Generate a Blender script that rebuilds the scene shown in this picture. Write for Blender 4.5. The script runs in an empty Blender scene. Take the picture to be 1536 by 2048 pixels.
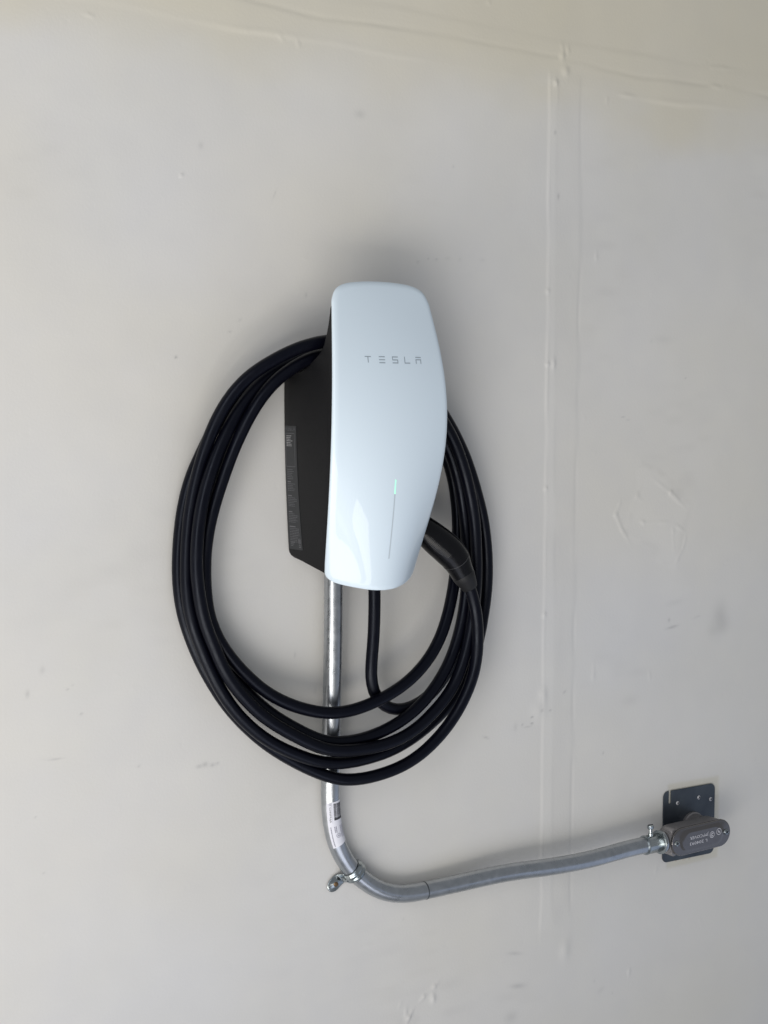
import bpy, bmesh, math, random
import numpy as np
from mathutils import Vector, Matrix, noise

scene = bpy.context.scene
COL = scene.collection
random.seed(7)
rng = np.random.default_rng(7)
R = math.radians

# ------------------------------------------------------------------ camera
# Wall plane is Y = 0 (room on the -Y side), X runs right along the wall, Z is up.
yaw, pitch, roll = R(31.9), R(4.3), R(-0.17)
d = Vector((math.sin(yaw) * math.cos(pitch), math.cos(yaw) * math.cos(pitch), -math.sin(pitch)))
r0 = Vector((math.cos(yaw), -math.sin(yaw), 0.0))
u0 = r0.cross(d)
rv = r0 * math.cos(roll) - u0 * math.sin(roll)
uv = r0 * math.sin(roll) + u0 * math.cos(roll)
cam_data = bpy.data.cameras.new('camera')
cam = bpy.data.objects.new('camera', cam_data)
COL.objects.link(cam)
M = Matrix((rv, uv, -d)).transposed().to_4x4()
M.translation = Vector((-0.91093, -1.56, 1.3))
cam.matrix_world = M
cam_data.sensor_fit = 'VERTICAL'
cam_data.sensor_height = 36.0
cam_data.lens = 54.0
cam_data.clip_start = 0.05
cam_data.clip_end = 100.0
scene.camera = cam

# ------------------------------------------------------------------ light
world = bpy.data.worlds.new('World')
scene.world = world
world.use_nodes = True
bg = world.node_tree.nodes['Background']
bg.inputs['Color'].default_value = (0.89, 0.935, 1.0, 1.0)      # dim, even light of the shaded room
bg.inputs['Strength'].default_value = 0.27

def area_lamp(name, loc, target, sx, sy, power, color, turn=0.0):
    l = bpy.data.lights.new(name, 'AREA')
    l.shape = 'RECTANGLE'
    l.size, l.size_y = sx, sy
    l.energy = power
    l.color = color
    o = bpy.data.objects.new(name, l)
    COL.objects.link(o)
    o.location = loc
    v = Vector(target) - Vector(loc)
    o.rotation_euler = (math.pi, 0, -turn) if v.x == 0 and v.y == 0 else v.to_track_quat('-Z', 'Z').to_euler()
    return o

# daylight from an open door to the left and behind the viewer: two sunlit areas of floor with the
# viewer's own shade between them, an added unseen fill low below the charger, the cool floor to the right
# and the sky seen through the door
area_lamp('sunlit_floor_lamp', (-2.00, -1.66, 0.01), (-2.00, -1.66, 5), 2.2, 2.4, 82, (1.0, 0.955, 0.885), R(-13.6))
area_lamp('sunlit_strip_lamp', (-0.507, -1.796, 0.01), (-0.507, -1.796, 5), 0.26, 1.35, 5.6, (1.0, 0.96, 0.90), R(-24.6))
area_lamp('low_fill_lamp', (-0.30, -1.00, 0.01), (-0.30, -1.00, 5), 1.2, 0.9, 4.6, (0.80, 0.84, 1.0))  # added fill, out of view, lights the lower wall from beneath
area_lamp('right_floor_lamp', (2.1, -1.35, 0.01), (2.1, -1.35, 5), 2.6, 2.6, 6.5, (0.52, 0.66, 1.0))
area_lamp('door_sky_lamp', (-2.6, -2.5, 1.5), (0, -2.5, 1.3), 4.0, 1.5, 62, (0.97, 0.97, 1.0))


scene.view_settings.view_transform = 'Standard'
scene.view_settings.look = 'None'
scene.view_settings.exposure = 0.10
scene.view_settings.gamma = 1.0
scene.view_settings.use_curve_mapping = False

# ------------------------------------------------------------------ helpers
def thing(name, label, cat, loc):
    o = bpy.data.objects.new(name, None)
    COL.objects.link(o)
    o.empty_display_size = 0.05
    o.location = loc
    o['label'] = label
    o['category'] = cat
    return o

def root_loc(o):
    v = Vector((0, 0, 0))
    while o is not None:
        v += o.location
        o = o.parent
    return v

def mesh_obj(name, verts, faces, mat, parent=None, smooth=True, sharp=35.0):
    """One mesh object from world-space vertices, stored in its parent's frame."""
    off = root_loc(parent)
    me = bpy.data.meshes.new(name)
    me.from_pydata([tuple(Vector(v) - off) for v in verts], [], faces)
    me.validate()
    bm = bmesh.new()
    bm.from_mesh(me)
    bmesh.ops.recalc_face_normals(bm, faces=bm.faces)
    bm.to_mesh(me)
    bm.free()
    if smooth:
        me.shade_smooth()
        if sharp:
            me.set_sharp_from_angle(angle=R(sharp))
    me.materials.append(mat)
    o = bpy.data.objects.new(name, me)
    COL.objects.link(o)
    o.parent = parent
    return o

class Geo:
    def __init__(self):
        self.v, self.f = [], []
    def add(self, verts, faces):
        b = len(self.v)
        self.v += [Vector(v) for v in verts]
        self.f += [tuple(b + i for i in f) for f in faces]
    def grid(self, rows, close_u=False, close_v=False):
        n, m = len(rows), len(rows[0])
        f = []
        for i in range(n if close_v else n - 1):
            for j in range(m if close_u else m - 1):
                a, b = i * m + j, i * m + (j + 1) % m
                c, e = ((i + 1) % n) * m + (j + 1) % m, ((i + 1) % n) * m + j
                f.append((a, b, c, e))
        self.add([p for r_ in rows for p in r_], f)
    def fan(self, ring, centre=None):
        c = centre if centre is not None else sum((Vector(p) for p in ring), Vector()) / len(ring)
        n = len(ring)
        self.add(list(ring) + [c], [(i, (i + 1) % n, n) for i in range(n)])
    def make(self, name, mat, parent=None, **k):
        return mesh_obj(name, self.v, self.f, mat, parent, **k)

def catmull(P, step):
    P = [Vector(p) for p in P]
    Q = [P[0] * 2 - P[1]] + P + [P[-1] * 2 - P[-2]]
    out = []
    for i in range(1, len(Q) - 2):
        a, b, c, e = Q[i - 1:i + 3]
        n = max(1, int((c - b).length / step))
        for k in range(n):
            t = k / n
            out.append(0.5 * (2 * b + (c - a) * t + (2 * a - 5 * b + 4 * c - e) * t * t + (3 * b - a - 3 * c + e) * t ** 3))
    out.append(P[-1].copy())
    return out

class Sweep:
    """A round bar along a path; theta 0 faces the room, +theta turns towards the path's own side."""
    def __init__(self, path, radius, ref=Vector((0, -1, 0))):
        self.p = path
        n = len(path)
        self.rad = radius if callable(radius) else (lambda t: (radius, radius))
        self.s = [0.0]
        for i in range(1, n):
            self.s.append(self.s[-1] + (path[i] - path[i - 1]).length)
        self.T, self.N, self.B = [], [], []
        for i in range(n):
            t = (path[min(i + 1, n - 1)] - path[max(i - 1, 0)]).normalized()
            nn = (ref - t * ref.dot(t)).normalized()
            self.T.append(t); self.N.append(nn); self.B.append(t.cross(nn))
    def pt(self, s, th, off=0.0):
        s = min(max(s, 0.0), self.s[-1])
        i = min(int(np.searchsorted(self.s, s, side='right')) - 1, len(self.p) - 2)
        k = (s - self.s[i]) / max(self.s[i + 1] - self.s[i], 1e-9)
        c = self.p[i].lerp(self.p[i + 1], k)
        N = self.N[i].lerp(self.N[i + 1], k).normalized()
        B = self.B[i].lerp(self.B[i + 1], k).normalized()
        a, b = self.rad(s / self.s[-1])
        return c + N * math.cos(th) * (a + off) + B * math.sin(th) * (b + off)
    def ring(self, i, nseg, off=0.0):
        a, b = self.rad(self.s[i] / self.s[-1])
        return [self.p[i] + self.N[i] * math.cos(2 * math.pi * k / nseg) * (a + off)
                + self.B[i] * math.sin(2 * math.pi * k / nseg) * (b + off) for k in range(nseg)]
    def geo(self, nseg, caps=True):
        g = Geo()
        rows = [self.ring(i, nseg) for i in range(len(self.p))]
        g.grid(rows, close_u=True)
        if caps:
            g.fan(rows[0]); g.fan(rows[-1])
        return g

def lathe(origin, axis, prof, nseg=40, ref=None, caps=True):
    """prof: list of (distance along axis, radius)."""
    ax = Vector(axis).normalized()
    ref = ref or (Vector((0, 0, 1)) if abs(ax.z) < 0.9 else Vector((1, 0, 0)))
    a = (ref - ax * ref.dot(ax)).normalized()
    b = ax.cross(a)
    o = Vector(origin)
    rows = [[o + ax * h + (a * math.cos(2 * math.pi * k / nseg) + b * math.sin(2 * math.pi * k / nseg)) * r_ for k in range(nseg)] for h, r_ in prof]
    g = Geo()
    g.grid(rows, close_u=True)
    if caps:
        g.fan(rows[0]); g.fan(rows[-1])
    return g

def weld(o, dist=1e-6):
    bm = bmesh.new(); bm.from_mesh(o.data)
    bmesh.ops.remove_doubles(bm, verts=bm.verts, dist=dist)
    bmesh.ops.recalc_face_normals(bm, faces=bm.faces)
    bm.to_mesh(o.data); bm.free()
    return o

def text_tris(s, size):
    """Flat triangles of a line of lettering, as (verts2d, faces), centred on its own box."""
    cu = bpy.data.curves.new('letters', 'FONT')
    cu.body = s; cu.size = size; cu.align_x = 'LEFT'; cu.resolution_u = 2
    ob = bpy.data.objects.new('letters', cu)
    me = bpy.data.meshes.new_from_object(ob)
    v = [(p.co.x, p.co.y) for p in me.vertices]
    f = [tuple(p.vertices) for p in me.polygons]
    bpy.data.objects.remove(ob); bpy.data.curves.remove(cu); bpy.data.meshes.remove(me)
    x0, x1 = min(p[0] for p in v), max(p[0] for p in v)
    y0, y1 = min(p[1] for p in v), max(p[1] for p in v)
    return [(p[0] - (x0 + x1) / 2, p[1] - (y0 + y1) / 2) for p in v], f, x1 - x0, y1 - y0

# ------------------------------------------------------------------ materials
def mat(name, col, rough=0.5, metal=0.0, spec=0.5, coat=0.0, coat_rough=0.05):
    m = bpy.data.materials.new(name)
    m.use_nodes = True
    b = m.node_tree.nodes['Principled BSDF']
    b.inputs['Base Color'].default_value = (*col, 1)
    b.inputs['Roughness'].default_value = rough
    b.inputs['Metallic'].default_value = metal
    b.inputs['Specular IOR Level'].default_value = spec
    b.inputs['Coat Weight'].default_value = coat
    b.inputs['Coat Roughness'].default_value = coat_rough
    return m

def nodes(m):
    return m.node_tree.nodes, m.node_tree.links, m.node_tree.nodes['Principled BSDF']

def add_noise(m, scale, detail, lo, hi, target, ramp=(0.35, 0.65), stretch=(1, 1, 1), bump=0.0, bump_dist=0.001):
    """Noise in object space that drives colour or roughness between lo and hi, and optionally a fine bump."""
    N, L, b = nodes(m)
    tc = N.new('ShaderNodeTexCoord'); mp = N.new('ShaderNodeMapping'); nz = N.new('ShaderNodeTexNoise'); rp = N.new('ShaderNodeValToRGB')
    mp.inputs['Scale'].default_value = stretch
    nz.inputs['Scale'].default_value = scale; nz.inputs['Detail'].default_value = detail
    L.new(tc.outputs['Object'], mp.inputs['Vector']); L.new(mp.outputs['Vector'], nz.inputs['Vector'])
    L.new(nz.outputs['Fac'], rp.inputs['Fac'])
    e = rp.color_ramp.elements
    e[0].position, e[1].position = ramp
    if target:
        if isinstance(lo, tuple):
            e[0].color, e[1].color = (*lo, 1), (*hi, 1)
        else:
            e[0].color, e[1].color = (lo, lo, lo, 1), (hi, hi, hi, 1)
        L.new(rp.outputs['Color'], b.inputs[target])
    if bump:
        bp = N.new('ShaderNodeBump')
        bp.inputs['Strength'].default_value = bump; bp.inputs['Distance'].default_value = bump_dist
        L.new(nz.outputs['Fac'], bp.inputs['Height'])
        if b.inputs['Normal'].is_linked:
            L.new(b.inputs['Normal'].links[0].from_socket, bp.inputs['Normal'])
        L.new(bp.outputs['Normal'], b.inputs['Normal'])

m_glass = mat('white_glass', (0.655, 0.752, 0.822), 0.30, 0, 0.2, 0.42, 0.01)
m_case = mat('black_plastic', (0.0065, 0.0065, 0.0075), 0.5, 0, 0.27)
add_noise(m_case, 2200, 2, 0.46, 0.62, 'Roughness', bump=0.15, bump_dist=0.0003)
m_label = mat('label_film', (0.022, 0.024, 0.027), 0.42, 0, 0.4)
m_print = mat('grey_print', (0.12, 0.12, 0.13), 0.6)
m_print_lt = mat('light_print', (0.34, 0.34, 0.35), 0.6)
m_word = mat('grey_lettering', (0.31, 0.365, 0.41), 0.35, 0.0, 0.3)
m_slot = mat('light_slot_grey', (0.48, 0.545, 0.59), 0.4)
m_led = mat('green_light', (0.35, 0.8, 0.55), 0.4)
m_led.node_tree.nodes['Principled BSDF'].inputs['Emission Color'].default_value = (0.26, 1.0, 0.52, 1)
m_led.node_tree.nodes['Principled BSDF'].inputs['Emission Strength'].default_value = 0.75
m_cable = mat('cable_rubber', (0.0016, 0.0018, 0.0046), 0.34, 0, 0.20)
add_noise(m_cable, 60, 4, 0.28, 0.42, 'Roughness', bump=0.06, bump_dist=0.0006)
m_cable.node_tree.nodes['Principled BSDF'].inputs['Specular Tint'].default_value = (0.80, 0.87, 1.0, 1)
m_handle = mat('handle_gloss', (0.003, 0.003, 0.004), 0.22, 0, 0.25)
add_noise(m_handle, 150, 3, 0.20, 0.28, 'Roughness')
m_rib = mat('handle_ribs', (0.035, 0.035, 0.037), 0.45)
m_relief = mat('strain_rubber', (0.010, 0.010, 0.011), 0.55, 0, 0.3)
m_galv = mat('galvanised_steel', (0.62, 0.64, 0.66), 0.30, 1.0)
add_noise(m_galv, 120, 7, (0.39, 0.41, 0.43), (0.50, 0.52, 0.54), 'Base Color', ramp=(0.25, 0.75), bump=0.02, bump_dist=0.0003)
add_noise(m_galv, 60, 6, 0.24, 0.36, 'Roughness', ramp=(0.3, 0.7))
m_zinc = mat('zinc_bright', (0.55, 0.60, 0.63), 0.20, 1.0)
add_noise(m_zinc, 60, 3, (0.30, 0.34, 0.36), (0.46, 0.49, 0.49), 'Base Color')
m_line = mat('dark_joint', (0.10, 0.11, 0.12), 0.5, 0.8)
m_cast = mat('cast_grey', (0.27, 0.258, 0.258), 0.36, 0.6)
add_noise(m_cast, 700, 4, 0.34, 0.52, 'Roughness', bump=0.12, bump_dist=0.0004)
m_cover = mat('dark_steel_cover', (0.19, 0.18, 0.178), 0.20, 0.95)
add_noise(m_cover, 260, 4, 0.15, 0.26, 'Roughness')
m_emboss = mat('worn_emboss', (0.72, 0.71, 0.73), 0.35, 0.3)
m_gasket = mat('black_gasket', (0.02, 0.02, 0.022), 0.6)
m_plate = mat('shaded_galvanised_plate', (0.065, 0.078, 0.095), 0.40, 0.6)  # galvanised steel, its dark shaded reflection put into the base colour
add_noise(m_plate, 24, 3, (0.050, 0.060, 0.075), (0.085, 0.10, 0.115), 'Base Color')
m_paper = mat('sticker_paper', (0.70, 0.70, 0.75), 0.5)
m_ink = mat('black_ink', (0.05, 0.05, 0.06), 0.6)
m_inkgrey = mat('grey_ink', (0.22, 0.22, 0.27), 0.6)
m_brown_refl = mat('brown_reflection', (0.16, 0.10, 0.05), 0.4, 0.8)  # brownish reflection in the strap foot's dimple, put into a colour

# painted drywall: colour from the 'dirt' and 'mud' attributes stored on the wall mesh
m_wall = mat('painted_drywall', (0.6, 0.6, 0.58), 0.60, 0, 0.35)
N, L, b = nodes(m_wall)
tc = N.new('ShaderNodeTexCoord')
big = N.new('ShaderNodeTexNoise'); big.inputs['Scale'].default_value = 5.0; big.inputs['Detail'].default_value = 3
mid = N.new('ShaderNodeTexNoise'); mid.inputs['Scale'].default_value = 22.0; mid.inputs['Detail'].default_value = 4
fin = N.new('ShaderNodeTexNoise'); fin.inputs['Scale'].default_value = 300.0; fin.inputs['Detail'].default_value = 4
for n_ in (big, mid, fin):
    L.new(tc.outputs['Object'], n_.inputs['Vector'])
r1 = N.new('ShaderNodeValToRGB')
r1.color_ramp.elements[0].position, r1.color_ramp.elements[1].position = 0.35, 0.65
r1.color_ramp.elements[0].color, r1.color_ramp.elements[1].color = (0.628, 0.614, 0.575, 1), (0.642, 0.630, 0.602, 1)
L.new(big.outputs['Fac'], r1.inputs['Fac'])
r2 = N.new('ShaderNodeValToRGB')
r2.color_ramp.elements[0].position, r2.color_ramp.elements[1].position = 0.3, 0.7
r2.color_ramp.elements[0].color, r2.color_ramp.elements[1].color = (0.985, 0.985, 0.99, 1), (1.01, 1.008, 1.0, 1)
L.new(mid.outputs['Fac'], r2.inputs['Fac'])
def mul(a, b_):
    n_ = N.new('ShaderNodeMix'); n_.data_type = 'RGBA'; n_.blend_type = 'MULTIPLY'; n_.inputs[0].default_value = 1.0
    L.new(a, n_.inputs[6]); L.new(b_, n_.inputs[7]); return n_.outputs[2]
at = N.new('ShaderNodeAttribute'); at.attribute_name = 'paint'
c_ = mul(mul(r1.outputs['Color'], r2.outputs['Color']), at.outputs['Color'])
L.new(c_, b.inputs['Base Color'])
bp = N.new('ShaderNodeBump'); bp.inputs['Strength'].default_value = 0.16; bp.inputs['Distance'].default_value = 0.0008
L.new(fin.outputs['Fac'], bp.inputs['Height']); L.new(bp.outputs['Normal'], b.inputs['Normal'])

# ------------------------------------------------------------------ wall (taped drywall with real relief)
Z0 = 1.25
W_Lb = [[-3210,4641],[-2985,4641],[-1961,4584],[-1297,4545],[-443,4563],[735,4494],[1739,4493],[2647,4480],[3280,4451],[4519,4398],[5255,4395],[5861,4436],[6736,4442],[7491,4434]]
W_Ld = [[-1333,4892],[-591,4839],[-247,4811],[389,4831],[1371,4822],[2260,4793],[3147,4783],[3437,4723],[4514,4686],[5590,4700],[6105,4688],[7483,4682]]
W_Lu = [[118,5034],[732,5053],[1478,5035],[2357,5010],[3216,4964],[4499,4960],[5584,4923],[6846,4957],[7474,4958]]
W_V1 = [[3035,4504],[3041,3234],[3051,1981],[3042,-625],[3037,-2885],[3044,-4324],[3043,-5911],[3037,-6600]]
W_V2 = [[3144,4454],[3159,2867],[3171,908],[3184,-565],[3202,-3583],[3205,-4357],[3219,-5941],[3212,-6633]]
W_V3 = [[3540,4391],[3565,2086],[3551,1683],[3545,462],[3528,-1095],[3538,-3852],[3529,-5994],[3536,-6422]]
W_RIDGES = [[[4624,-750],[4462,-989]],[[4308,-853],[4212,-1049],[4329,-1260],[4498,-1489]],[[4587,-1104],[4694,-1174],[5222,-1195]],[[5210,-1195],[5481,-1350]],[[5481,-1352],[5422,-1548],[5272,-1794]],[[4805,-553],[5168,-786],[5492,-1036]],[[5221,-1163],[5250,-1642]],[[4573,-835],[4697,-900]],[[1502,-6782],[1361,-6879],[1211,-6973],[1070,-7091],[982,-7200],[938,-7318]],[[951,-7021],[923,-7283]],[[1331,-6947],[1362,-7108]],[[892,-6957],[819,-7069]],[[3829,2418],[3840,2227]],[[3969,4373],[3963,4258]],[[3870,-2979],[3867,-3299]],[[4842,-3189],[4863,-3342]],[[3208,4969],[3251,4795]],[[3313,4951],[3323,4803]],[[3135,4485],[3137,4386]],[[3152,4455],[3164,4147]],[[5620,4934],[6312,4965]],[[5717,4700],[6058,4683]],[[5991,4763],[6040,4668]],[[4061,4414],[4511,4410]],[[2058,5325],[2104,5271]],[[5857,-6806],[5909,-6982]],[[4567,-7273],[4571,-7435]],[[3953,-7345],[3971,-7397]],[[5062,-5853],[4994,-6109]],[[-828,4571],[-733,4461]],[[-604,4577],[-540,4418]],[[-3130,4499],[-2982,4447]],[[135,-6196],[562,-6152]]]
W_BUMPS = [[3227,4786,5,7],[3286,4607,7,9],[3128,4447,4,6],[3037,1842,3,4],[3041,919,4,4],[3138,921,4,10],[3039,-670,3,4],[3037,-2305,3,5],[-2015,2899,2,2],[3027,-3348,8,16],[2972,-3539,14,20],[3449,-6813,10,20],[1347,-7027,5,9]]
W_STAINS = [[4317,239,6,1.2,10,0.6],[4413,199,6,1.2,-8,0.6],[6139,-2602,20,34,0,0.45],[6001,-2746,16,18,0,0.3],[5255,-2632,15,2.5,8,0.5],[5695,-2527,9,1.5,8,0.55],[5293,-2297,22,6,5,0.12],[-1775,-3659,5,4,0,0.3],[-1850,-3672,5,3,0,0.3],[-1682,-3676,4,3,0,0.3],[-1619,-3667,3,2,0,0.3],[1071,2112,3,2,0,0.4],[1222,2161,2,2,0,0.35],[1339,2155,3,2,0,0.35],[1499,2175,6,3,0,0.15],[1684,2172,3,4,0,0.12],[2021,2183,6,3,0,0.1],[-3564,-3374,14,1.2,-3,0.35],[-3828,-2645,3,6,0,0.35],[-3661,-2404,4,6,0,0.25],[-3387,-2640,2,2,0,0.5],[-3330,-2597,1.5,1.5,0,0.4],[-3233,-2923,2,2,0,0.4],[-2096,926,2.2,2,0,0.7],[-465,1662,2,4,0,0.5],[-1312,1352,3,2,30,0.35],[-1437,1221,3,2,0,0.3],[-1780,3242,4,6,0,0.25],[-871,2770,1.2,9,-25,0.4],[255,3776,10,7,0,0.28],[1579,3284,2,3,0,0.3],[3129,3832,2,4,0,0.4],[3196,3039,2.5,6,0,0.4],[3152,-3565,3,1.8,0,0.5],[3013,-3550,3,1.8,0,0.5],[2860,-3619,3,2,0,0.5],[2861,-3704,3,2,0,0.5],[2708,-3706,2,2,0,0.45],[2789,-3742,8,1,0,0.25],[2596,-3720,4,8,0,0.2],[2132,-3803,7,2,-20,0.35],[3389,-3345,4,2.5,35,0.35],[2677,-7145,17,5,-8,0.4],[2623,-6701,16,3,-12,0.25],[2568,-7543,14,12,0,0.2],[902,-5932,2,1.5,0,0.5],[3961,-7340,2,3,0,0.35],[4280,-7572,2,1.5,0,0.4],[4077,-7488,9,5,30,0.18],[-3675,-4606,2,1.5,0,0.4],[-3766,-3982,1.5,1.5,0,0.4],[-2575,-3575,3,2,30,0.35],[4996,1273,22,8,0,0.14],[5413,762,1.5,2,0,0.5],[4793,1248,2,3,0,0.3],[4594,-3200,26,8,0,0.1],[4513,-3567,22,12,0,0.08],[-903,599,2,2,0,0.5],[-349,-2948,1.5,7,0,0.35],[-616,-2508,2,5,0,0.2],[5189,-2531,3,4,0,0.3],[5614,-3022,2,2,0,0.3],[4055,-4235,2,3,0,0.3]]
def fin_axis(a0, a1, lo, hi, step):
    return np.unique(np.concatenate([np.linspace(lo, a0, 8)[:-1], np.arange(a0, a1, step), np.linspace(a1, hi, 8)]))
wx = fin_axis(-0.47, 0.80, -2.6, 2.8, 0.002)
wz = fin_axis(0.33, 1.92, 0.0, 2.7, 0.002)
GX, GZ = np.meshgrid(wx, wz)
zr = GZ - Z0

def hz(P):                                   # horizontal line: z as a function of x
    P = np.array(P) * 1e-4
    return np.interp(GX, P[:, 0], P[:, 1])
def vx(P):                                   # vertical line: x as a function of z
    P = np.array(P)[::-1] * 1e-4
    return np.interp(zr, P[:, 1], P[:, 0])
def sstep(d_, w):
    t = np.clip(d_ / w * 0.5 + 0.5, 0, 1)
    return t * t * (3 - 2 * t)
def gz(d_, w):
    return np.exp(-(d_ / w) ** 2)
def vnoise(shape_x, shape_z, seed):
    """Smooth random field over the grid, cells of shape_x by shape_z metres."""
    g = np.random.default_rng(seed)
    nx, nz_ = int(6 / shape_x) + 4, int(3 / shape_z) + 4
    T = g.standard_normal((nz_, nx))
    fx, fz = (GX + 2.9) / shape_x, (GZ + 0.1) / shape_z
    ix, iz = np.clip(fx.astype(int), 0, nx - 2), np.clip(fz.astype(int), 0, nz_ - 2)
    tx, tz = fx - ix, fz - iz
    tx, tz = tx * tx * (3 - 2 * tx), tz * tz * (3 - 2 * tz)
    return (T[iz, ix] * (1 - tx) + T[iz, ix + 1] * tx) * (1 - tz) + (T[iz + 1, ix] * (1 - tx) + T[iz + 1, ix + 1] * tx) * tz

H = np.zeros_like(GX)                        # relief towards the room, metres
H += 0.00030 * vnoise(0.16, 0.12, 1) + 0.00007 * vnoise(0.035, 0.03, 2)
n1, n2, n3 = vnoise(0.05, 0.02, 3), vnoise(0.02, 0.05, 4), vnoise(0.09, 0.05, 5)
dLb, dLd, dLu = zr - hz(W_Lb), zr - hz(W_Ld), zr - hz(W_Lu)
jit = 0.0010 * n1
lb_amt = np.clip(0.75 + 0.55 * n3, 0.1, 1.6)
H += 0.00060 * lb_amt * sstep(dLb + jit, 0.004) - 0.00055 * np.clip(0.8 + 0.4 * n3, 0.2, 1.5) * sstep(dLd + jit, 0.004)
H += -0.00036 * gz(dLd + jit, 0.0030) * np.clip(0.7 + 0.6 * n1, 0, 2)
H += 0.00040 * lb_amt * gz(dLb + jit, 0.0030)
H += -0.00035 * sstep(dLu + jit, 0.004) * np.clip(0.6 + 0.6 * n3, 0.0, 1.5)
H += 0.0008 * sstep(dLb + 0.03, 0.09)        # broad feathered mud
below = sstep(-(zr - 0.455), 0.01)
low = sstep(zr + 0.655 + 0.01 * n1, 0.03)
vm = below * low
dV1, dV2, dV3 = GX - vx(W_V1), GX - vx(W_V2), GX - vx(W_V3)
jv = 0.0005 * n2
H += vm * (0.00055 * sstep(dV1 + jv, 0.0035) * (1 - sstep(dV3 + jv, 0.005)))
H += vm * 0.00048 * gz(dV1 + jv, 0.0017) * np.clip(0.75 + 0.5 * n2, 0.15, 2)
H += -vm * 0.00030 * sstep(dV2 + jv, 0.003) * (1 - sstep(dV3 + jv, 0.006)) * np.clip(0.7 + 0.6 * n2, 0, 1.6)
H += -vm * 0.00032 * gz(dV3 + jv, 0.0018) * np.clip(0.5 + 0.8 * n2, 0, 2)
def seg_dist(p, q):
    p, q = np.array(p) * 1e-4, np.array(q) * 1e-4
    x0, x1 = min(p[0], q[0]) - 0.02, max(p[0], q[0]) + 0.02
    y0, y1 = min(p[1], q[1]) - 0.02, max(p[1], q[1]) + 0.02
    i0, i1 = np.searchsorted(wx, [x0, x1]); k0, k1 = np.searchsorted(wz, [y0 + Z0, y1 + Z0])
    sx, sz = GX[k0:k1, i0:i1], zr[k0:k1, i0:i1]
    v = q - p
    t = np.clip(((sx - p[0]) * v[0] + (sz - p[1]) * v[1]) / max(v @ v, 1e-12), 0, 1)
    return (slice(k0, k1), slice(i0, i1)), np.hypot(sx - p[0] - t * v[0], sz - p[1] - t * v[1]), t
n4 = vnoise(0.010, 0.010, 31)
n5 = vnoise(0.014, 0.014, 32)
for pl in W_RIDGES:
    first, last = pl[0], pl[-1]
    for p, q in zip(pl[:-1], pl[1:]):
        sl, dd, t = seg_dist(p, q)
        taper = np.ones_like(t)
        if p == first: taper = taper * np.clip(t / 0.35, 0.12, 1)
        if q == last: taper = taper * np.clip((1 - t) / 0.35, 0.12, 1)
        wob = dd + 0.0006 * n5[sl]
        H[sl] += (0.00085 if pl[0][1] < -6700 else 0.00050) * taper * gz(wob, 0.0014 + 0.0007 * np.clip(n4[sl] + 0.4, 0, 1.5)) * np.clip(0.8 + 0.45 * n4[sl], 0.25, 1.6)
for x, z, ax_, az_ in W_BUMPS:
    q = ((GX - x * 1e-4) / (ax_ * 0.00075)) ** 2 + ((zr - z * 1e-4) / (az_ * 0.00065)) ** 2
    H += 0.0014 * np.exp(-q)
# small random pits and pimples
for k in range(260):
    x, z = rng.uniform(-0.45, 0.78), rng.uniform(0.36, 1.88)
    i, j = np.searchsorted(wx, x), np.searchsorted(wz, z)
    sl = (slice(max(j - 6, 0), j + 7), slice(max(i - 6, 0), i + 7))
    q = ((GX[sl] - x) ** 2 + (GZ[sl] - z) ** 2) / rng.uniform(0.0014, 0.0026) ** 2
    H[sl] += rng.choice([-1, 1]) * rng.uniform(0.00005, 0.00022) * np.exp(-q)

paint = np.ones(GX.shape + (4,), np.float32)
mud = np.clip(sstep(dLb + 0.012 * n3 + 0.004 * n1 + 0.030, 0.055), 0, 1)
mudcol = np.array([0.965, 0.93, 0.82])
paint[..., :3] *= 1 - mud[..., None] * (1 - mudcol)
tape = vm * sstep(dV2, 0.004) * (1 - sstep(dV3, 0.006))
paint[..., :3] *= (1 - 0.02 * tape[..., None])
vb = vm * sstep(dV1 + 0.002, 0.003) * (1 - sstep(dV2, 0.003))
paint[..., :3] *= (1 + 0.02 * vb[..., None])
w1, w2, w3 = vnoise(0.22, 0.18, 21), vnoise(0.11, 0.13, 22), vnoise(0.03, 0.012, 23)
paint[..., 0] *= 1 + 0.010 * w1 + 0.006 * w2
paint[..., 1] *= 1 + 0.004 * w1 + 0.006 * w2
paint[..., 2] *= 1 - 0.012 * w1 + 0.005 * w2
patchy = np.clip(vnoise(0.15, 0.15, 24) - 0.3, 0, 1.2) * np.clip(w3, 0, 2)
paint[..., :3] *= (1 - 0.018 * patchy)[..., None]
for x, z, a_, b_, rot, st in W_STAINS:
    x, z, a_, b_ = x * 1e-4, z * 1e-4, a_ * 0.00068, b_ * 0.00064
    c, s = math.cos(R(rot)), math.sin(R(rot))
    dx, dz = GX - x, zr - z
    q = ((dx * c + dz * s) / a_) ** 2 + ((-dx * s + dz * c) / b_) ** 2
    f = st * 0.62 * np.exp(-q) * np.clip(0.85 + 0.35 * n1, 0.3, 1.3)
    paint[..., :3] *= 1 - f[..., None] * np.array([1.0, 0.98, 0.95])
# broad pale diamond of touched-up filler on the right, with a rubbed outline
dx, dz = GX - 0.499, zr + 0.112
dia = np.abs(dx * 0.80 + dz * 0.35) / 0.052 + np.abs(dz * 0.85 - dx * 0.25) / 0.066
paint[..., :3] *= (1 + 0.022 * sstep(1.05 + 0.10 * n1 - dia, 0.30) - 0.030 * gz(dia - 1.0 - 0.12 * n1, 0.10) * np.clip(0.5 + n4, 0, 1.2))[..., None]
H += 0.0002 * sstep(1.05 + 0.10 * n1 - dia, 0.12)
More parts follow.
